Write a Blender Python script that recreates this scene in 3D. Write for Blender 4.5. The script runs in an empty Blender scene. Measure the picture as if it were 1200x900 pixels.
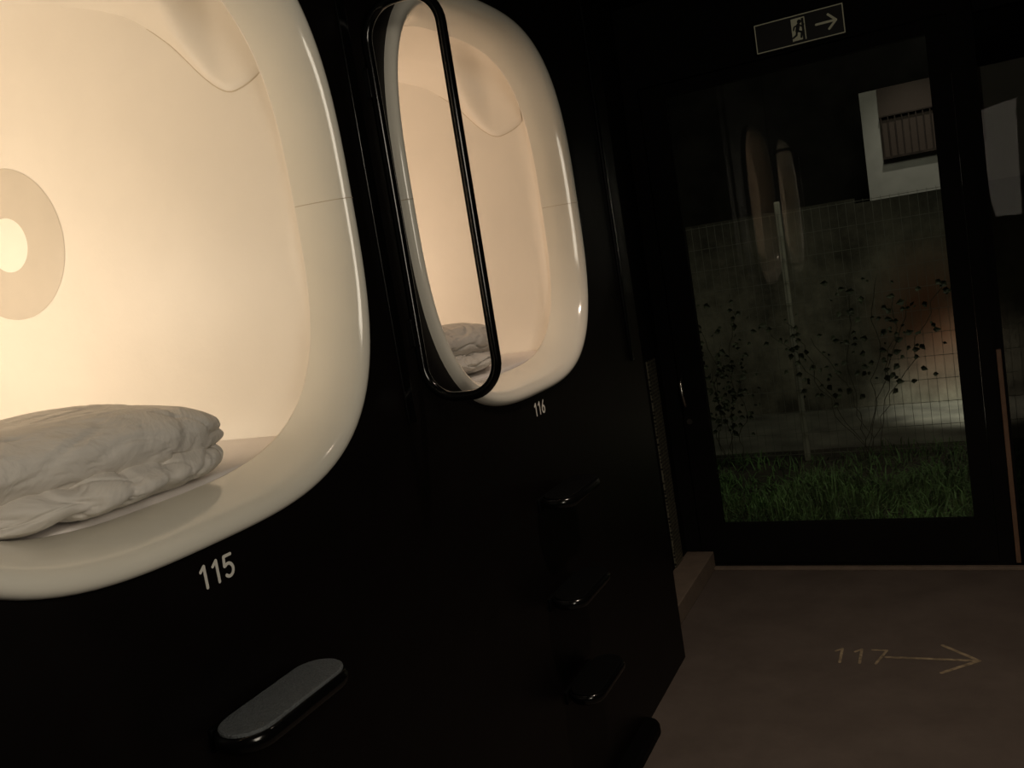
import bpy, bmesh, math, random
from mathutils import Vector, Matrix, noise
random.seed(7)
PI=math.pi
scene=bpy.context.scene
C=scene.collection
CZ=1.514      # eye height
scene.view_settings.view_transform='Standard'

# ------------------------------------------------------------ materials
def mat(name,col,rough=.5,metal=0,spec=.5,noise_amt=0,noise_scale=8,bump=0,bump_scale=40,coat=0,emit=None,estr=0,bump_dist=.01,distort=0):
    m=bpy.data.materials.new(name); m.use_nodes=True
    nt=m.node_tree; b=nt.nodes['Principled BSDF']
    b.inputs['Roughness'].default_value=rough; b.inputs['Metallic'].default_value=metal
    b.inputs['Specular IOR Level'].default_value=spec
    b.inputs['Coat Weight'].default_value=coat
    b.inputs['Coat Roughness'].default_value=.08
    if emit: b.inputs['Emission Color'].default_value=(*emit,1); b.inputs['Emission Strength'].default_value=estr
    tc=nt.nodes.new('ShaderNodeTexCoord')
    n=nt.nodes.new('ShaderNodeTexNoise'); n.inputs['Scale'].default_value=noise_scale; n.inputs['Detail'].default_value=5
    nt.links.new(tc.outputs['Object'],n.inputs['Vector'])
    r=nt.nodes.new('ShaderNodeValToRGB')
    a=1-noise_amt; c=1+noise_amt
    r.color_ramp.elements[0].position=.3; r.color_ramp.elements[1].position=.7
    r.color_ramp.elements[0].color=(col[0]*a,col[1]*a,col[2]*a,1)
    r.color_ramp.elements[1].color=(min(1,col[0]*c),min(1,col[1]*c),min(1,col[2]*c),1)
    nt.links.new(n.outputs['Fac'],r.inputs['Fac']); nt.links.new(r.outputs['Color'],b.inputs['Base Color'])
    if bump:
        n2=nt.nodes.new('ShaderNodeTexNoise'); n2.inputs['Scale'].default_value=bump_scale; n2.inputs['Detail'].default_value=4
        n2.inputs['Distortion'].default_value=distort
        nt.links.new(tc.outputs['Object'],n2.inputs['Vector'])
        bp=nt.nodes.new('ShaderNodeBump'); bp.inputs['Strength'].default_value=bump; bp.inputs['Distance'].default_value=bump_dist
        nt.links.new(n2.outputs['Fac'],bp.inputs['Height']); nt.links.new(bp.outputs['Normal'],b.inputs['Normal'])
    return m
M={}
M['black_wall']=mat('black_panel',(.0036,.0026,.0025),.42,spec=.22,noise_amt=.2,bump=.04,bump_scale=30)
M['black_gloss']=mat('black_gloss',(.003,.003,.003),.16,spec=.5)
M['black_satin']=mat('black_satin',(.003,.003,.003),.5,spec=.08)
M['black_matte']=mat('black_matte',(.004,.0036,.0034),.7,spec=.15,noise_amt=.3)
M['shell']=mat('cream_shell',(.80,.75,.675),.42,spec=.4,noise_amt=.015,bump=.05,bump_scale=60)
M['rim']=mat('cream_rim',(.88,.84,.74),.16,spec=.5,noise_amt=.015,coat=.5)
M['seam']=mat('seam_shadow_gap',(.60,.52,.40),.7)
M['ring']=mat('beige_ring',(.58,.525,.445),.5,noise_amt=.03)
M['glow']=mat('lamp_diffuser',(.86,.82,.74),.5,emit=(1,.86,.65),estr=.02)
M['sheet']=mat('white_sheet',(.82,.77,.74),.85,spec=.2,noise_amt=.02,bump=.15,bump_scale=90)
M['duvet']=mat('duvet_cotton',(.72,.68,.63),.9,spec=.15,noise_amt=.03,bump=.5,bump_scale=7,bump_dist=.03,distort=1.6)
M['pad']=mat('grey_tread',(.14,.152,.16),.8,spec=.2,noise_amt=.12,noise_scale=140,bump=.5,bump_scale=260)
M['dark_pad']=mat('black_tread',(.002,.002,.002),.7,spec=.08,noise_amt=.2,noise_scale=140,bump=.5,bump_scale=260)
M['white_ink']=mat('white_lettering',(.74,.72,.66),.7,spec=.1)
M['floor_ink']=mat('pale_floor_paint',(.33,.265,.17),.7,noise_amt=.5,noise_scale=45)
M['sign_ink']=mat('sign_pale',(.40,.37,.25),.6,emit=(.75,.70,.45),estr=.045,spec=.1)
M['sign_black']=mat('sign_black',(.01,.01,.01),.5)
M['brown_trim']=mat('brown_trim',(.20,.12,.075),.5,noise_amt=.2)
M['steel']=mat('satin_steel',(.55,.52,.48),.25,metal=1)
M['white_house']=mat('white_render',(.62,.60,.56),.8,noise_amt=.08)
M['brown_wood']=mat('brown_wood',(.05,.032,.025),.7,noise_amt=.4,noise_scale=20)
M['dark_facade']=mat('dark_facade',(.035,.032,.028),.9,noise_amt=.5,noise_scale=3)
M['dark_glass']=mat('dark_window_glass',(.11,.075,.06),.6)
M['path']=mat('dark_path',(.13,.125,.10),.9,noise_amt=.45,noise_scale=4,bump=.2)
M['soil']=mat('soil',(.03,.026,.018),.95,noise_amt=.5,bump=.5)
M['grass']=mat('grass_blade',(.085,.165,.05),.7,noise_amt=.7,noise_scale=5)
M['leaf']=mat('dark_leaf',(.05,.058,.032),.7,noise_amt=.4,noise_scale=14)
M['stem']=mat('brown_stem',(.06,.055,.035),.8)
M['wire']=mat('galvanised_wire',(.17,.17,.145),.6,noise_amt=.25)
M['post']=mat('white_post',(.38,.37,.31),.6,noise_amt=.15)
M['kerb']=mat('pale_kerb',(.20,.155,.118),.7,noise_amt=.12,noise_scale=14,bump=.2,bump_scale=120)

def floor_mat():
    m=bpy.data.materials.new('floor_resin'); m.use_nodes=True; nt=m.node_tree; b=nt.nodes['Principled BSDF']
    b.inputs['Roughness'].default_value=.62; b.inputs['Specular IOR Level'].default_value=.3
    tc=nt.nodes.new('ShaderNodeTexCoord')
    n=nt.nodes.new('ShaderNodeTexNoise'); n.inputs['Scale'].default_value=3.5; n.inputs['Detail'].default_value=8; n.inputs['Roughness'].default_value=.7
    nt.links.new(tc.outputs['Object'],n.inputs['Vector'])
    r=nt.nodes.new('ShaderNodeValToRGB'); r.color_ramp.elements[0].position=.25; r.color_ramp.elements[1].position=.8
    r.color_ramp.elements[0].color=(.092,.074,.063,1); r.color_ramp.elements[1].color=(.155,.128,.11,1)
    nt.links.new(n.outputs['Fac'],r.inputs['Fac']); nt.links.new(r.outputs['Color'],b.inputs['Base Color'])
    n2=nt.nodes.new('ShaderNodeTexNoise'); n2.inputs['Scale'].default_value=220
    nt.links.new(tc.outputs['Object'],n2.inputs['Vector'])
    bp=nt.nodes.new('ShaderNodeBump'); bp.inputs['Strength'].default_value=.25; bp.inputs['Distance'].default_value=.004
    nt.links.new(n2.outputs['Fac'],bp.inputs['Height']); nt.links.new(bp.outputs['Normal'],b.inputs['Normal'])
    return m
M['floor']=floor_mat()
def garden_wall_mat():
    m=bpy.data.materials.new('stained_concrete'); m.use_nodes=True; nt=m.node_tree; b=nt.nodes['Principled BSDF']
    b.inputs['Roughness'].default_value=.9
    tc=nt.nodes.new('ShaderNodeTexCoord')
    n=nt.nodes.new('ShaderNodeTexNoise'); n.inputs['Scale'].default_value=2.6; n.inputs['Detail'].default_value=9; n.inputs['Roughness'].default_value=.7
    nt.links.new(tc.outputs['Object'],n.inputs['Vector'])
    r=nt.nodes.new('ShaderNodeValToRGB'); r.color_ramp.elements[0].position=.36; r.color_ramp.elements[1].position=.68
    r.color_ramp.elements[0].color=(.06,.056,.041,1); r.color_ramp.elements[1].color=(.27,.25,.19,1)
    nt.links.new(n.outputs['Fac'],r.inputs['Fac'])
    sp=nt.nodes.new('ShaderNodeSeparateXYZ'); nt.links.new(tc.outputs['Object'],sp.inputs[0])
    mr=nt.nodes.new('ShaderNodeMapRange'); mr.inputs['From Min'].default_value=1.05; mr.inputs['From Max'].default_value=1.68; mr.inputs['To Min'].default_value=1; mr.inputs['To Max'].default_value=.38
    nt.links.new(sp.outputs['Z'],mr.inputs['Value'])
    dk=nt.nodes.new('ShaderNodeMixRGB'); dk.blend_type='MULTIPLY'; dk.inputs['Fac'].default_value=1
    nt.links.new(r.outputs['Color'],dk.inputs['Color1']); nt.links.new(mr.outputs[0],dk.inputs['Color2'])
    mp=nt.nodes.new('ShaderNodeMapping'); mp.inputs['Location'].default_value=(-.92*1.9,-7.5*.1,-.72*1.5); mp.inputs['Scale'].default_value=(1.9,.1,1.5)
    g=nt.nodes.new('ShaderNodeTexGradient'); g.gradient_type='SPHERICAL'
    nt.links.new(tc.outputs['Object'],mp.inputs['Vector']); nt.links.new(mp.outputs[0],g.inputs[0])
    mu=nt.nodes.new('ShaderNodeMath'); mu.operation='MULTIPLY'; nt.links.new(g.outputs['Fac'],mu.inputs[0]); nt.links.new(n.outputs['Fac'],mu.inputs[1])
    mu2=nt.nodes.new('ShaderNodeMath'); mu2.operation='MULTIPLY'; mu2.inputs[1].default_value=2.4; mu2.use_clamp=True; nt.links.new(mu.outputs[0],mu2.inputs[0])
    mx=nt.nodes.new('ShaderNodeMixRGB'); mx.inputs['Color2'].default_value=(.15,.065,.032,1)
    nt.links.new(mu2.outputs[0],mx.inputs['Fac']); nt.links.new(dk.outputs['Color'],mx.inputs['Color1'])
    nt.links.new(mx.outputs[0],b.inputs['Base Color'])
    return m
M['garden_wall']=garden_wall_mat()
def glass_mat(name,tint,ior):
    m=bpy.data.materials.new(name); m.use_nodes=True; nt=m.node_tree
    for n in list(nt.nodes): nt.nodes.remove(n)
    o=nt.nodes.new('ShaderNodeOutputMaterial'); mx=nt.nodes.new('ShaderNodeMixShader')
    t=nt.nodes.new('ShaderNodeBsdfTransparent'); t.inputs['Color'].default_value=(*tint,1)
    g=nt.nodes.new('ShaderNodeBsdfGlossy'); g.inputs['Roughness'].default_value=.012
    f=nt.nodes.new('ShaderNodeFresnel'); f.inputs['IOR'].default_value=ior
    nt.links.new(f.outputs[0],mx.inputs[0]); nt.links.new(t.outputs[0],mx.inputs[1]); nt.links.new(g.outputs[0],mx.inputs[2])
    nt.links.new(mx.outputs[0],o.inputs[0]); return m
M['glass']=glass_mat('clear_pane',(.92,.93,.88),1.4)
M['tinted']=glass_mat('tinted_pane',(.30,.29,.27),1.12)
def reflection_mat():  # speckle colour imitates vegetation reflected in the glossy recess wall
    m=bpy.data.materials.new('painted_reflection'); m.use_nodes=True; nt=m.node_tree; b=nt.nodes['Principled BSDF']
    b.inputs['Roughness'].default_value=.4; b.inputs['Metallic'].default_value=.3
    tc=nt.nodes.new('ShaderNodeTexCoord'); v=nt.nodes.new('ShaderNodeTexVoronoi'); v.inputs['Scale'].default_value=60; v.inputs['Randomness'].default_value=.25
    nt.links.new(tc.outputs['Object'],v.inputs['Vector'])
    r=nt.nodes.new('ShaderNodeValToRGB'); r.color_ramp.elements[0].position=.35; r.color_ramp.elements[1].position=.5
    r.color_ramp.elements[0].color=(.01,.01,.008,1); r.color_ramp.elements[1].color=(.22,.21,.15,1)
    nt.links.new(v.outputs['Distance'],r.inputs['Fac']); nt.links.new(r.outputs['Color'],b.inputs['Base Color']); return m
M['reflection']=reflection_mat()

# ------------------------------------------------------------ helpers
def obj(name,bm,m,parent=None,smooth=False,recalc=True):
    if recalc: bmesh.ops.recalc_face_normals(bm,faces=bm.faces)
    me=bpy.data.meshes.new(name); bm.to_mesh(me); bm.free()
    if smooth:
        for p in me.polygons: p.use_smooth=True
    me.materials.append(M[m]); o=bpy.data.objects.new(name,me); C.objects.link(o)
    if parent: o.parent=parent
    return o
def tag(o,label,cat,group=None):
    o['label']=label; o['category']=cat
    if group: o['group']=group
    return o
def thing(name,label,cat,loc=(0,0,0),group=None):
    o=bpy.data.objects.new(name,None); C.objects.link(o); o.location=loc; o.empty_display_size=.1
    return tag(o,label,cat,group)
def struct(name,bm,m,parent=None,smooth=False):
    o=obj(name,bm,m,parent,smooth)
    if not parent: o['kind']='structure'
    return o
def box(bm,x0,x1,y0,y1,z0,z1,bev=0):
    r=bmesh.ops.create_cube(bm,size=1)
    vs=r['verts']
    for v in vs:
        v.co=Vector(((x0+x1)/2+v.co.x*(x1-x0),(y0+y1)/2+v.co.y*(y1-y0),(z0+z1)/2+v.co.z*(z1-z0)))
    if bev:
        es=[e for e in bm.edges if e.verts[0] in vs and e.verts[1] in vs]
        bmesh.ops.bevel(bm,geom=es,offset=bev,segments=3,affect='EDGES',profile=.5)
    return bm
def bx(*a,**k): return box(bmesh.new(),*a,**k)
def tube(bm,pts,r,seg=10,closed=False):
    n=len(pts); pts=[Vector(p) for p in pts]; rings=[]
    up=None
    for i,p in enumerate(pts):
        if closed: t=(pts[(i+1)%n]-pts[i-1]).normalized()
        else: t=(pts[min(i+1,n-1)]-pts[max(i-1,0)]).normalized()
        if up is None:
            up=Vector((0,0,1)) if abs(t.z)<.9 else Vector((0,1,0))
        a=(up-t*up.dot(t)).normalized(); b=t.cross(a); up=a
        rr=r[i] if isinstance(r,list) else r
        rings.append([bm.verts.new(p+(a*math.cos(2*PI*k/seg)+b*math.sin(2*PI*k/seg))*rr) for k in range(seg)])
    m=n if closed else n-1
    for i in range(m):
        A=rings[i]; B=rings[(i+1)%n]
        for k in range(seg): bm.faces.new((A[k],A[(k+1)%seg],B[(k+1)%seg],B[k]))
    if not closed:
        bm.faces.new(rings[0]); bm.faces.new(rings[-1])
    return bm
def superell(th,a,b,n):
    c,s=math.cos(th),math.sin(th)
    r=(abs(c/a)**n+abs(s/b)**n)**(-1/n)
    return r*c,r*s
def loft(bm,rings,close=True,cap_end=False):
    vs=[[bm.verts.new(p) for p in r] for r in rings]
    for i in range(len(vs)-1):
        n=len(vs[i]); 
        for k in range(n if close else n-1):
            bm.faces.new((vs[i][k],vs[i][(k+1)%n],vs[i+1][(k+1)%n],vs[i+1][k]))
    if cap_end: bm.faces.new(vs[-1])
    return vs
def strokes(bm,lines,w,fn,nrm):
    h=w/2; nrm=Vector(nrm); c=0
    def face(ps):
        nonlocal c
        off=nrm*(c*1.2e-5); c+=1
        f=bm.faces.new([bm.verts.new(Vector(p)+off) for p in ps]); f.normal_update()
        if f.normal.dot(nrm)<0: f.normal_flip()
    for L in lines:
        for (p,q) in zip(L,L[1:]):
            p=Vector(p);q=Vector(q); d=(q-p)
            if d.length<1e-6: continue
            n=Vector((-d.y,d.x)).normalized()*h
            face([fn(*k) for k in (p+n,p-n,q-n,q+n)])
        for p in L:
            face([fn(p[0]+h*math.cos(2*PI*k/12),p[1]+h*math.sin(2*PI*k/12)) for k in range(12)])
def arc(cx,cy,rx,ry,a0,a1,n=12):
    return [(cx+rx*math.cos(math.radians(a0+(a1-a0)*i/n)),cy+ry*math.sin(math.radians(a0+(a1-a0)*i/n))) for i in range(n+1)]
G={'1':[[(.14,.80),(.36,1.0),(.36,0)]],
   '5':[[(.52,1.0),(.12,1.0),(.08,.55)]+arc(.29,.32,.25,.30,125,-140,16)],
   '6':[[(.42,1.0),(.10,.48)]+arc(.30,.29,.23,.28,150,-210,22)],
   '7':[[(.05,.98),(.55,.98),(.22,0)]]}

# ------------------------------------------------------------ camera
X=Vector((2116,-218,-1045)).normalized()
Y=Vector((495,-204,1045)); Y=(Y-X*Y.dot(X)).normalized()
D=X.cross(Y); D=D if D.y>0 else -D
cam=bpy.data.cameras.new('camera'); co=bpy.data.objects.new('camera',cam); C.objects.link(co)
cx=Vector((X[0],Y[0],-D[0])); cy=Vector((-X[1],-Y[1],D[1])); cz=Vector((-X[2],-Y[2],D[2]))
R=Matrix((cx,cy,cz)).transposed().to_4x4()
co.matrix_world=Matrix.Translation((1.0,0,CZ))@R
cam.sensor_width=36; cam.lens=36*1045/1200; cam.clip_start=.02
scene.camera=co

# ------------------------------------------------------------ room shell
YC=[.94,2.135]; OA,OB=.499,.512; ZR=.197; ZC=CZ+ZR
struct('floor',bx(-.34,1.62,-1.6,4.16,-.1,0),'floor')
struct('ceiling',bx(-.34,1.62,-1.6,4.16,2.62,2.70),'black_matte')
struct('wall_right',bx(1.60,1.70,-1.6,4.16,0,2.62),'black_matte')
struct('wall_back',bx(-.34,1.7,-1.70,-1.6,0,2.62),'black_matte')
bm=bmesh.new()
def wquad(y0,y1,z0,z1): bm.faces.new([bm.verts.new(p) for p in ((0,y0,z0),(0,y1,z0),(0,y1,z1),(0,y0,z1))])
hw=.56; zl,zh=ZC-hw,ZC+hw
for yc in YC:
    ths=sorted(set([2*PI*k/120 for k in range(120)]+[PI/4,3*PI/4,5*PI/4,7*PI/4]))
    inn=[];out=[]
    for th in ths:
        a,b=superell(th,OA-.004,OB-.004,3.1); inn.append(bm.verts.new((0,yc+a,ZC+b)))
        c,s=math.cos(th),math.sin(th); k=hw/max(abs(c),abs(s)); out.append(bm.verts.new((0,yc+c*k,ZC+s*k)))
    n=len(ths)
    for k in range(n): bm.faces.new((inn[k],inn[(k+1)%n],out[(k+1)%n],out[k]))
    wquad(yc-hw,yc+hw,0,zl); wquad(yc-hw,yc+hw,zh,2.62)
wquad(-1.6,YC[0]-hw,0,2.62); wquad(YC[0]+hw,YC[1]-hw,0,2.62); wquad(YC[1]+hw,3.11,0,2.62)
bm.faces.new([bm.verts.new(p) for p in ((0,3.11,0),(-.24,3.11,0),(-.24,3.11,2.62),(0,3.11,2.62))])
struct('wall_left',bm,'black_wall')
struct('wall_recess',bx(-.34,-.22,3.11,4.16,0,2.62),'black_matte')
struct('trim_1',bx(0,.006,1.515,1.545,CZ-.26,2.62,bev=.002),'black_gloss')
struct('trim_2',bx(0,.012,2.965,2.985,CZ-.35,2.62,bev=.004),'black_gloss')
struct('reflection_strip',bx(-.22,-.212,3.83,3.95,.087,1.05),'reflection')  # thin strip carrying the painted reflection, not a metal part
struct('baseboard_left',bx(-.22,-.09,3.11,4.05,0,.085,bev=.004),'kerb')
struct('baseboard_end',bx(-.09,1.6,4.02,4.05,0,.014,bev=.003),'kerb')

YE=4.06
struct('wall_end',bx(-.34,1.7,YE,YE+.1,2.30,2.62),'black_matte')
bm=bmesh.new(); 
box(bm,-.22,-.15,YE-.01,YE+.07,0,2.30); box(bm,1.11,1.165,YE-.01,YE+.07,0,2.30); box(bm,-.15,1.11,YE-.01,YE+.07,2.26,2.30)
box(bm,-.15,1.11,YE-.01,YE+.07,0,.02)
struct('trim_4',bm,'black_matte')
dr=bpy.data.objects.new('door_1',None); C.objects.link(dr); dr['kind']='structure'; dr.location=(-.15,YE,.02)
def P(o,par):
    o.parent=par; o.matrix_parent_inverse=Matrix.Translation(-par.location); return o
bm=bmesh.new(); GX0,GX1,GZ0,GZ1=-.03,1.03,.21,2.2
box(bm,-.148,GX0,YE+.005,YE+.045,.022,2.255); box(bm,GX1,1.108,YE+.005,YE+.045,.022,2.255)
box(bm,GX0,GX1,YE+.005,YE+.045,.022,GZ0); box(bm,GX0,GX1,YE+.005,YE+.045,GZ1,2.255)
P(obj('door_frame',bm,'black_matte'),dr)
P(obj('glass_pane',bx(GX0,GX1,YE+.02,YE+.026,GZ0,GZ1),'glass'),dr)
h=bmesh.new(); tube(h,[(-.125,YE+.005,.93),(-.125,YE-.04,.93),(-.125,YE-.055,.915),(-.122,YE-.06,.86),(-.115,YE-.055,.80)],.009)
P(obj('door_handle',h,'steel',smooth=True),dr)
h=bmesh.new(); bmesh.ops.create_cone(h,cap_ends=True,segments=20,radius1=.016,radius2=.014,depth=.012,matrix=Matrix.Translation((-.12,YE,.72))@Matrix.Rotation(PI/2,4,'X'))
P(obj('door_lock',h,'steel'),dr)
wd=bpy.data.objects.new('window_1',None); C.objects.link(wd); wd['kind']='structure'; wd.location=(1.165,YE,0)
bm=bmesh.new(); box(bm,1.20,1.6,YE,YE+.05,0,.09); box(bm,1.56,1.6,YE,YE+.05,.09,2.3); box(bm,1.20,1.56,YE,YE+.05,2.24,2.3); box(bm,1.166,1.20,YE+.02,YE+.05,0,2.3)
P(obj('window_frame',bm,'black_matte'),wd)
P(obj('glass_pane',bx(1.20,1.56,YE+.02,YE+.026,.09,2.24),'tinted'),wd)
P(obj('frame_edge',bx(1.170,1.188,YE-.004,YE+.02,.02,.92,bev=.002),'brown_trim'),wd)

# ------------------------------------------------------------ capsules
def sm(a,b,x):
    t=max(0,min(1,(x-a)/(b-a))); return t*t*(3-2*t)
LIP=[(-.05,.50),(-.13,.462),(-.175,.447),(-.215,.447),(-.26,.480),(-.34,.570),(-.44,.645),(-.56,.682),(-.70,.687),(-.88,.668),(-1.1,.64),(-1.5,.62),(-2.1,.62)]
def interp(x,tab=LIP):
    for i in range(len(tab)-1):
        x0,v0=tab[i]; x1,v1=tab[i+1]
        if x0>=x>=x1:
            def sl(j):
                a=tab[max(j-1,0)]; b=tab[min(j+1,len(tab)-1)]; return (b[1]-a[1])/(b[0]-a[0])
            h=x1-x0; t=(x-x0)/h; m0=sl(i)*h; m1=sl(i+1)*h
            return (2*t**3-3*t*t+1)*v0+(t**3-2*t*t+t)*m0+(-2*t**3+3*t*t)*v1+(t**3-t*t)*m1
    return tab[-1][1]
HW=.478
def capsule(yc,label,energy,lcol):
    t=thing('sleeping_capsule',label,'sleeping capsule',(0,yc,CZ),'cream capsules along the black wall')
    prof=[(0,0),(.008,.0005),(.015,.0025),(.0205,.0065),(.0225,.012),(.021,.018),(.016,.024),(.007,.030),(-.006,.0355),(-.022,.0410),(-.040,.046),(-.060,.050),(-.080,.0525)]
    ZB=1.3
    for name,a0,a1 in (('upper_rim',0,PI),('lower_rim',PI,2*PI)):
        bm=bmesh.new(); rings=[]
        N=72; ga=.0004
        for (x,i) in prof:
            r=[]
            for k in range(N+1):
                th=a0+ga+(a1-a0-2*ga)*k/N
                a,b=superell(th,OA-i,OB-i*ZB,3.1)
                r.append((x,a,ZR+b))
            rings.append(r)
        loft(bm,rings,close=False)
        obj(name,bm,'rim',t,smooth=True)
    for s in (1,-1):
        bm=bmesh.new()
        pts=[(x+.0003, s*(OA-i+.0003), ZR) for x,i in prof]
        tube(bm,pts,.0009,6)
        obj('rim_joint',bm,'seam',t)
    bm=bmesh.new(); N=120; rings=[]
    def ring(x,a,b,z,n): rings.append([(x,*(lambda p:(p[0],z+p[1]))(superell(2*PI*k/N,a,b,n))) for k in range(N)])
    ia,ib=OA-.0525,OB-.0525*ZB
    ring(-.080,ia,ib,ZR,3.1); ring(-.083,ia,ib,ZR,3.1)
    ring(-.086,ia+.012,ib+.02,.205,3.6); ring(-.095,HW-.010,.51,.22,5); ring(-.112,HW-.002,.552,.237,7)
    for x in (-.14,-.3,-.6,-.9,-1.2,-1.5,-1.8): ring(x,HW,.56,.24,9)
    ring(-1.93,.465,.55,.24,8); ring(-1.99,.42,.51,.24,6); ring(-2.01,.36,.46,.24,5)
    loft(bm,rings,cap_end=True)
    obj('inner_shell',bm,'shell',t,smooth=True)
    bm=bmesh.new(); rings=[]; seam=[]
    S=110; E=HW-.0005
    for i in range(S+1):
        x=-.114-(i/S)**1.3*1.79
        c=interp(x); s=.8*sm(-.205,-.30,x)*(1-.75*sm(-.38,-.75,x))
        top=.772; h=top-c
        side=[(E,c),(E-.003,c+.0025),(E-.005-.016*s,c+.022),(E-.008-.040*s,c+.06),(E-.012-.062*s,c+.35*h+.04),(E-.02-.075*s,c+.62*h+.02),(.40-.06*s,c+.85*h),(.31,c+.95*h),(.20,c+.99*h),(0,c+h)]
        rings.append([(x,a,b) for a,b in side]+[(x,-a,b) for a,b in side[:-1][::-1]]); seam.append((x,E+.0002,c-.0006))
    loft(bm,rings,close=False)
    obj('ceiling_canopy',bm,'shell',t,smooth=True)
    obj('canopy_edge',tube(bmesh.new(),seam,.0013,6),'seam',t,smooth=True)
    obj('canopy_edge',tube(bmesh.new(),[(p[0],-p[1],p[2]) for p in seam],.0013,6),'seam',t,smooth=True)
    cxr,czr=-.945,.262
    bm=bmesh.new(); N=64; W=HW-.0005
    rr=[(.190,.0002),(.186,.0008),(.15,.0015),(.11,.0014),(.068,.0006)]
    loft(bm,[[(cxr+R*math.cos(2*PI*k/N),W-d,czr+R*.92*math.sin(2*PI*k/N)) for k in range(N)] for R,d in rr])
    ro=obj('lamp_ring',bm,'ring',t,smooth=True)
    bm=bmesh.new(); loft(bm,[[(cxr+R*math.cos(2*PI*k/N),W-d,czr+R*.92*math.sin(2*PI*k/N)) for k in range(N)] for R,d in [(.068,.0006),(.050,.003),(.02,.0045)]],cap_end=True)
    obj('lamp_disc',bm,'glow',ro,smooth=True)
    L=bpy.data.lights.new('capsule_lamp','POINT'); L.energy=energy; L.color=lcol; L.shadow_soft_size=.16
    lo=bpy.data.objects.new('capsule_lamp',L); C.objects.link(lo); lo.location=(-1.05,yc-.18,CZ+.10)
capsule(YC[0],'large cream capsule opening nearest the camera, above number 115',10.2,(1,.84,.64))
capsule(YC[1],'cream capsule opening farther along the wall, above number 116',8.6,(1,.77,.56))
MT=-.237
for yc,lab in zip(YC,('white sheeted mattress inside the near capsule 115','white sheeted mattress inside the far capsule 116')):
    o=obj('mattress',bx(-1.94,-.0865,-.455,.455,-.312,MT,bev=.008),'sheet',smooth=True); o.location=(0,yc,CZ)
    tag(o,lab,'mattress','capsule mattresses')

# folded duvets
def fold(cxp,cyp,sx,sy,z0,z1,seed,wr,taper=0,sag=0,n=2.7,crease=(),top=0):
    bm=bmesh.new(); bmesh.ops.create_cube(bm,size=2)
    bmesh.ops.subdivide_edges(bm,edges=bm.edges[:],cuts=70,use_grid_fill=True)
    hz=(z1-z0)/2
    for v in bm.verts:
        p=v.co.copy(); m=(abs(p.x)**n+abs(p.y)**n+abs(p.z)**2.3)**(1/n)
        q=p/m
        e=min(1,max(abs(q.x),abs(q.y))); th=.78+.22*(1-e**4)
        w=1-taper*max(0,q.y)**2
        pos=Vector((q.x*sx*w,q.y*sy,max(-1,min(1,q.z))*hz*th))
        nrm=q.normalized()
        d=noise.noise(Vector((pos.x*6+seed,pos.y*4.5+seed,pos.z*8)))*wr
        end=sm(.15,1,abs(q.y))
        a=noise.noise(Vector((pos.y*3.0+seed,seed*2.3,pos.x*2)))*2.0
        cr=math.sin((pos.z*70+pos.x*18+a*3.4+seed))
        d-=max(0,cr-.35)**1.3*wr*.8*(.25+.75*end)
        wx=noise.noise(Vector((pos.x*4+seed,pos.y*4,7.1)))*.12
        b=noise.noise(Vector(((pos.x+wx)*15+seed*3,(pos.y-wx)*8,pos.z*14)))
        d-=(max(0,.10-abs(b))/.10)**1.5*wr*.40
        b2=noise.noise(Vector(((pos.x-pos.y*.5)*22,(pos.y+wx)*15+seed,pos.z*20+3)))
        d-=(max(0,.12-abs(b2))/.12)**1.5*wr*.24
        for (yy,ww,dd) in crease: d-=dd*math.exp(-((pos.y-yy-pos.z*.4-wx*.4)/ww)**2)
        pos+=nrm*d
        pos.z+=z0+hz-sag*(max(0,q.y)**2)*hz
        pos.x+=cxp; pos.y+=cyp; pos.z=max(pos.z,.001)
        v.co=pos
    return bm
def duvet(loc,rz,label,seed,wr=1):
    t=thing('folded_duvet',label,'duvet',loc,'folded duvets in the capsules'); t.rotation_euler=(0,0,rz)
    obj('lower_fold',fold(.035,.125,.195,.225,-.006,.074,seed,.018*wr,taper=.2,crease=((-.08,.02,.012),(.08,.012,.008),(.0,.010,.006))),'duvet',t,smooth=True)
    obj('lower_fold',fold(.030,-.24,.205,.20,-.006,.080,seed+3,.021*wr,crease=((.03,.018,.014),(.12,.012,.010))),'duvet',t,smooth=True)
    obj('upper_fold',fold(.0,.0,.210,.385,.036,.152,seed+6,.012*wr,taper=.15,sag=.50,n=3.3,crease=((.24,.012,.005),)),'duvet',t,smooth=True)
    return t
duvet((-.258,YC[0]-.175,CZ+MT),-.20,'folded pale duvet on the near capsule bed, large at left of the photo',1.3)
duvet((-.31,YC[1]-.17,CZ+MT),.05,'small crumpled folded duvet seen inside the far capsule 116',8.7,1.6)

# ------------------------------------------------------------ grab rail
def round_rect(x0,x1,z0,z1,r,y,n=10):
    pts=[]
    for cx_,cz_,a in ((x1-r,z1-r,0),(x0+r,z1-r,90),(x0+r,z0+r,180),(x1-r,z0+r,270)):
        for k in range(n+1):
            t=math.radians(a+90*k/n); pts.append((cx_+r*math.cos(t),y,cz_+r*math.sin(t)))
    return pts
t=thing('grab_rail','black tubular loop grab rail sticking out between capsules 115 and 116','grab rail',(0,1.59,CZ))
obj('rail_loop',tube(bmesh.new(),round_rect(.014,.186,-.222,.575,.07,0),.0105,12,closed=True),'black_gloss',t,smooth=True)
for z in (-.08,.43): obj('mounting_plate',bx(-.002,.012,-.014,.014,z-.03,z+.03,bev=.003),'black_gloss',t)

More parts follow.
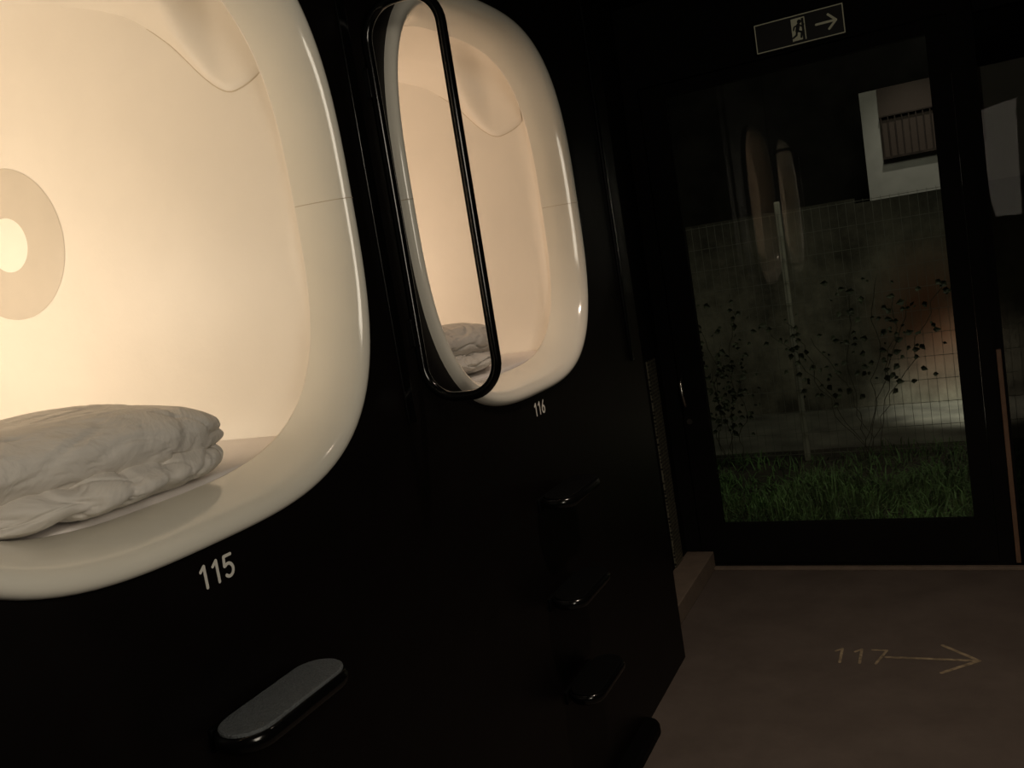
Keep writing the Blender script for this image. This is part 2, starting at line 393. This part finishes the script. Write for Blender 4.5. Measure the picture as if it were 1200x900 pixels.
# ------------------------------------------------------------ foot steps
def stadium(L,W,n=14):
    pts=[]; r=W/2
    for k in range(n+1): t=-PI/2+PI*k/n; pts.append((r*math.sin(t), L/2-r+r*math.cos(t)))
    for k in range(n+1): t=PI/2+PI*k/n; pts.append((r*math.sin(t), -(L/2-r)+r*math.cos(t)))
    return pts
def foot_step(y,z,label,pad,body='black_gloss',L=.252):
    t=thing('foot_step',label,'foot step',(0,y,z),'fold out foot steps under the capsules')
    bm=bmesh.new(); rings=[]
    for (e,zz) in ((-.03,-.028),(-.012,-.028),(-.004,-.025),(.001,-.017),(.001,-.008),(-.003,-.001),(-.006,0)):
        rings.append([(.060+a,b,zz) for a,b in stadium(L+2*e,.100+2*e)])
    vs=loft(bm,rings,cap_end=True); bm.faces.new(vs[0])
    obj('step_body',bm,body,t,smooth=True)
    bm=bmesh.new(); st=[]
    for e,zz in ((0,-.001),(0,.003),(-.002,.0045)): st.append([(.060+a,b,zz) for a,b in stadium(L-.012+2*e,.088+2*e)])
    loft(bm,st,cap_end=True); obj('tread_pad',bm,pad,t)
    obj('wall_bracket',box(bx(-.003,.008,-.10,.10,-.04,-.004,bev=.003),0,.05,-.08,.08,-.026,-.010,bev=.004),'black_satin',t)
foot_step(.967,CZ-.562,'grey padded black foot step below number 115','pad')
foot_step(2.15,CZ-.575,'topmost of the three dark foot steps below number 116','dark_pad')
foot_step(2.12,CZ-.835,'middle of the three dark foot steps below number 116','dark_pad')
foot_step(2.13,CZ-1.10,'lowest dark foot step, near the floor below number 116','dark_pad')
bm=bmesh.new(); rings=[]
for e,zz in ((0,0),(0,.022),(-.004,.030),(-.012,.033)):
    rings.append([(.004+a,b,zz) for a,b in stadium(.50+2*e,.11+2*e)])
loft(bm,rings,cap_end=True)
for v in bm.verts: v.co.x=max(v.co.x,.001)
o=obj('floor_plinth',bm,'black_satin'); o.location=(0,2.36,0); tag(o,'low black rounded plinth on the floor at the foot of the black wall','plinth')

# ------------------------------------------------------------ numbers
def wall_number(s,y,z,label,dx=0):
    t=thing('capsule_number',label,'number',(0,y,z))
    H=.036; pitch=.0245
    for i,ch in enumerate(s):
        bm=bmesh.new(); off=(i-1.5)*pitch
        strokes(bm,G[ch],.155,lambda u,v,o=off:(.0010,o+u*H*.98,(v-.5)*H*.9),(1,0,0))
        obj('digit',bm,'white_ink',t,recalc=False)
wall_number('115',.945,CZ-.357,'white number 115 on the black wall under the near capsule')
wall_number('116',2.160,CZ-.355,'small white number 116 on the black wall under the far capsule')
t=thing('floor_marking','pale number 117 with right pointing arrow painted on the floor','floor marking',(.52,3.12,0))
for i,ch in enumerate('117'):
    bm=bmesh.new(); strokes(bm,G[ch],.10,lambda u,v,o=i*.066:(o+u*.095,v*.11,.0010),(0,0,1)); obj('digit',bm,'floor_ink',t,recalc=False)
bm=bmesh.new(); strokes(bm,[[(.185,.055),(.475,.055)],[(.365,.165),(.475,.055),(.360,-.045)]],.014,lambda u,v:(u,v,.0010),(0,0,1)); obj('arrow',bm,'floor_ink',t,recalc=False)

# ------------------------------------------------------------ exit sign
SX,SZ,SY=.572,2.328,YE-.06
t=thing('exit_sign','black emergency exit sign with running figure and right arrow above the glass door','exit sign',(SX,SY,SZ))
W,Hh=.356,.122; NY=(0,-1,0)
obj('sign_box',bx(-W/2,W/2,0,.06,-Hh/2,Hh/2,bev=.002),'sign_black',t)
f=lambda u,v:(u,-.0012,v)
bm=bmesh.new(); a,b=W/2-.005,Hh/2-.005
strokes(bm,[[(-a,-b),(a,-b),(a,b),(-a,b),(-a,-b)]],.0038,f,NY); obj('border',bm,'sign_ink',t,recalc=False)
bm=bmesh.new()
strokes(bm,[[(-.026,-.043),(-.026,.043),(.024,.043),(.024,-.043)]],.004,f,NY)
fc=bm.faces.new([bm.verts.new((u,-.0011,v)) for u,v in ((-.024,-.043),(.012,-.043),(.012,.042),(-.024,.042))]); fc.normal_update()
if fc.normal.y>0: fc.normal_flip()
dp=obj('doorway_symbol',bm,'sign_ink',t,recalc=False)
bm=bmesh.new(); g=lambda u,v:(u,-.0022,v)
fc=bm.faces.new([bm.verts.new(g(.004+.0085*math.cos(2*PI*k/16),.029+.0085*math.sin(2*PI*k/16))) for k in range(16)])
strokes(bm,[[(-.001,.016),(-.007,-.005)]],.015,g,NY)
strokes(bm,[[(.001,.017),(.015,.008),(.021,.015)],[(-.002,.017),(-.017,.012),(-.021,.000)]],.0062,g,NY)
strokes(bm,[[(-.006,-.006),(.010,-.013),(.007,-.033)],[(-.008,-.006),(-.011,-.022),(-.025,-.030)]],.0080,g,NY)
obj('running_figure',bm,'sign_black',dp,recalc=False)
bm=bmesh.new(); strokes(bm,[[(.068,.0),(.145,.0)],[(.116,.028),(.145,0),(.116,-.028)]],.009,f,NY); obj('arrow',bm,'sign_ink',t,recalc=False)

# ------------------------------------------------------------ outside
GZ=.05
struct('floor_garden',bx(-3,5,4.2,6.15,GZ-.1,GZ),'soil')
struct('floor_path',bx(-3,5,6.15,7.5,GZ-.1,GZ+.005),'path')
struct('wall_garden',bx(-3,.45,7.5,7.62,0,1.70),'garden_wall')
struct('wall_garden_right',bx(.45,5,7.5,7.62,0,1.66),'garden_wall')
struct('wall_facade',bx(-4,7,11.2,11.4,0,7),'dark_facade')
bm=bmesh.new()
for i in range(11000):
    x=random.uniform(-.5,2.2); y=random.uniform(4.25,6.0)
    if y>5.4 and random.random()<.6: continue
    cl=noise.noise(Vector((x*2.2,y*2.2,3.3)))
    if cl<-.12 and random.random()<.6: continue
    h=random.uniform(.05,.14)*(1+.7*cl)*(1 if y<5.2 else .7); a=random.uniform(0,2*PI); w=random.uniform(.002,.005)
    l=random.uniform(.02,.13); dx,dy=math.cos(a),math.sin(a)
    px,py=-dy*w,dx*w
    v0=bm.verts.new((x-px,y-py,GZ)); v1=bm.verts.new((x+px,y+py,GZ))
    v2=bm.verts.new((x+px*.8+dx*l*.35,y+py*.8+dy*l*.35,GZ+h*.65)); v3=bm.verts.new((x-px*.8+dx*l*.35,y-py*.8+dy*l*.35,GZ+h*.65))
    v4=bm.verts.new((x+dx*l,y+dy*l,GZ+h*random.uniform(.6,1)))
    bm.faces.new((v0,v1,v2,v3)); bm.faces.new((v3,v2,v4))
o=obj('grass',bm,'grass',recalc=False); tag(o,'strip of rough green grass outside the glass door','grass'); o['kind']='stuff'
FY=5.85
t=thing('wire_fence','pale welded wire garden fence with white posts beyond the glass door','fence',(0.12,FY,GZ))
bm=bmesh.new(); top=1.60
for k in range(80):
    x=-1.4+k*.05; box(bm,x-.0011,x+.0011,-.0011,.0011,.03,top)
for k in range(12):
    z=.05+k*(top-.06)/11; box(bm,-1.4,2.6,-.004,-.0012,z-.0013,z+.0013)
obj('wire_mesh',bm,'wire',t)
for x in (-1.45,0,1.9):
    obj('post',bx(x-.018,x+.018,.004,.04,0,top+.07,bev=.008),'post',t)
def vine(x0,y0,h,n,spread,label,seed,z0=4,dens=3,sc=.09):
    random.seed(seed)
    t=thing('climbing_plant',label,'climbing plant',(x0,y0,GZ),'climbers on the wire fence')
    st=bmesh.new(); lf=bmesh.new()
    for s in range(n):
        p=Vector((random.uniform(-.08,.08),0,0)); pts=[p.copy()]; ax=random.uniform(-spread,spread); hh=h*random.uniform(.6,1.0)
        K=16
        for k in range(K):
            p=p+Vector((ax/K+random.uniform(-.035,.035),random.uniform(-.006,.004),hh/K)); p.y=max(-.09,min(-.015,p.y)); pts.append(p.copy())
            if k>z0:
              for q in range(dens):
                L=random.uniform(.02,.05); Wd=L*.42; a=random.uniform(0,2*PI); el=random.uniform(-.9,.2)
                d=Vector((math.cos(a)*math.cos(el),math.sin(a)*math.cos(el)*.5-.3,math.sin(el))).normalized()
                b=p+d*.03+Vector((random.uniform(-sc,sc),0,random.uniform(-.04,.04)))
                sd=d.cross(Vector((random.uniform(-.3,.3),-1,random.uniform(-.1,.5)))).normalized()
                up=d.cross(sd)*.008
                vs=[lf.verts.new(c) for c in (b,b+d*L*.35+sd*Wd,b+d*L*.7+sd*Wd*.7,b+d*L*1.15,b+d*L*.7-sd*Wd*.7,b+d*L*.35-sd*Wd)]
                m_=lf.verts.new(b+d*L*.5+up)
                for i in range(6): lf.faces.new((vs[i],vs[(i+1)%6],m_))
        tube(st,pts,.0020,5)
    obj('stem',st,'stem',t,smooth=True); obj('foliage',lf,'leaf',t,recalc=False)
vine(-.34,FY-.03,1.1,5,.30,'leafy dark climber on the fence at left of the white post',11,4,3)
vine(.50,FY-.03,1.15,8,.60,'wide loose dark climber on the fence right of the white post',12,6,2,.12)
t=thing('neighbour_house','white rendered house with dark barred window behind the garden wall','house',(.48,9,0))
obj('house_wall',bx(0,3.4,0,2,0,2.66),'white_house',t)
obj('window_opening',bx(.15,.98,-.03,.0,2.04,2.66),'dark_glass',t)
bm=bmesh.new()
for k in range(15): box(bm,.16+k*.057,.170+k*.057,-.07,-.035,2.05,2.40)
box(bm,.15,.98,-.075,-.03,2.40,2.412); box(bm,.15,.98,-.075,-.03,2.03,2.05)
obj('window_bars',bm,'brown_wood',t)

# ------------------------------------------------------------ lights
def area(name,loc,target,size,e,col,sy=None):
    L=bpy.data.lights.new(name,'AREA'); L.energy=e; L.color=col; L.size=size
    if sy: L.shape='RECTANGLE'; L.size_y=sy
    o=bpy.data.objects.new(name,L); C.objects.link(o); o.location=loc
    o.rotation_euler=(Vector(target)-Vector(loc)).to_track_quat('-Z','Y').to_euler(); return o
area('rim_fill',(1.56,.25,1.8),(0,1.0,1.5),.85,16.5,(1,.89,.72))  # unseen fill light added to brighten the capsule rims and bedding
def spot(name,loc,target,e,col,ang,blend=.8,r=.05):
    L=bpy.data.lights.new(name,'SPOT'); L.energy=e; L.color=col; L.spot_size=math.radians(ang); L.spot_blend=blend; L.shadow_soft_size=r
    o=bpy.data.objects.new(name,L); C.objects.link(o); o.location=loc
    o.rotation_euler=(Vector(target)-Vector(loc)).to_track_quat('-Z','Y').to_euler(); return o
spot('floor_fill',(1.0,1.9,2.58),(.85,2.45,0),60,(1,.80,.63),100,1,.06)  # added fill for the floor, cone kept out of the door glass reflection
spot('streak_fill',(1.6,6.0,2.1),(1.15,7.25,.03),300,(1,.97,.90),36,1,.12)  # added light, imitates a bright streak reflected in the door glass
area('garden_sky_glow',(1.0,4.6,4.5),(.3,6.6,.5),1.2,22,(1,.98,.82))
spot('house_fill',(.9,7.9,3.5),(.9,9,1.80),20,(1,.95,.86),44,1)  # added fill that brightens the house wall, no fitting there
w=bpy.data.worlds.new('night'); scene.world=w; w.use_nodes=True
w.node_tree.nodes['Background'].inputs[0].default_value=(.012,.012,.011,1); w.node_tree.nodes['Background'].inputs[1].default_value=.15
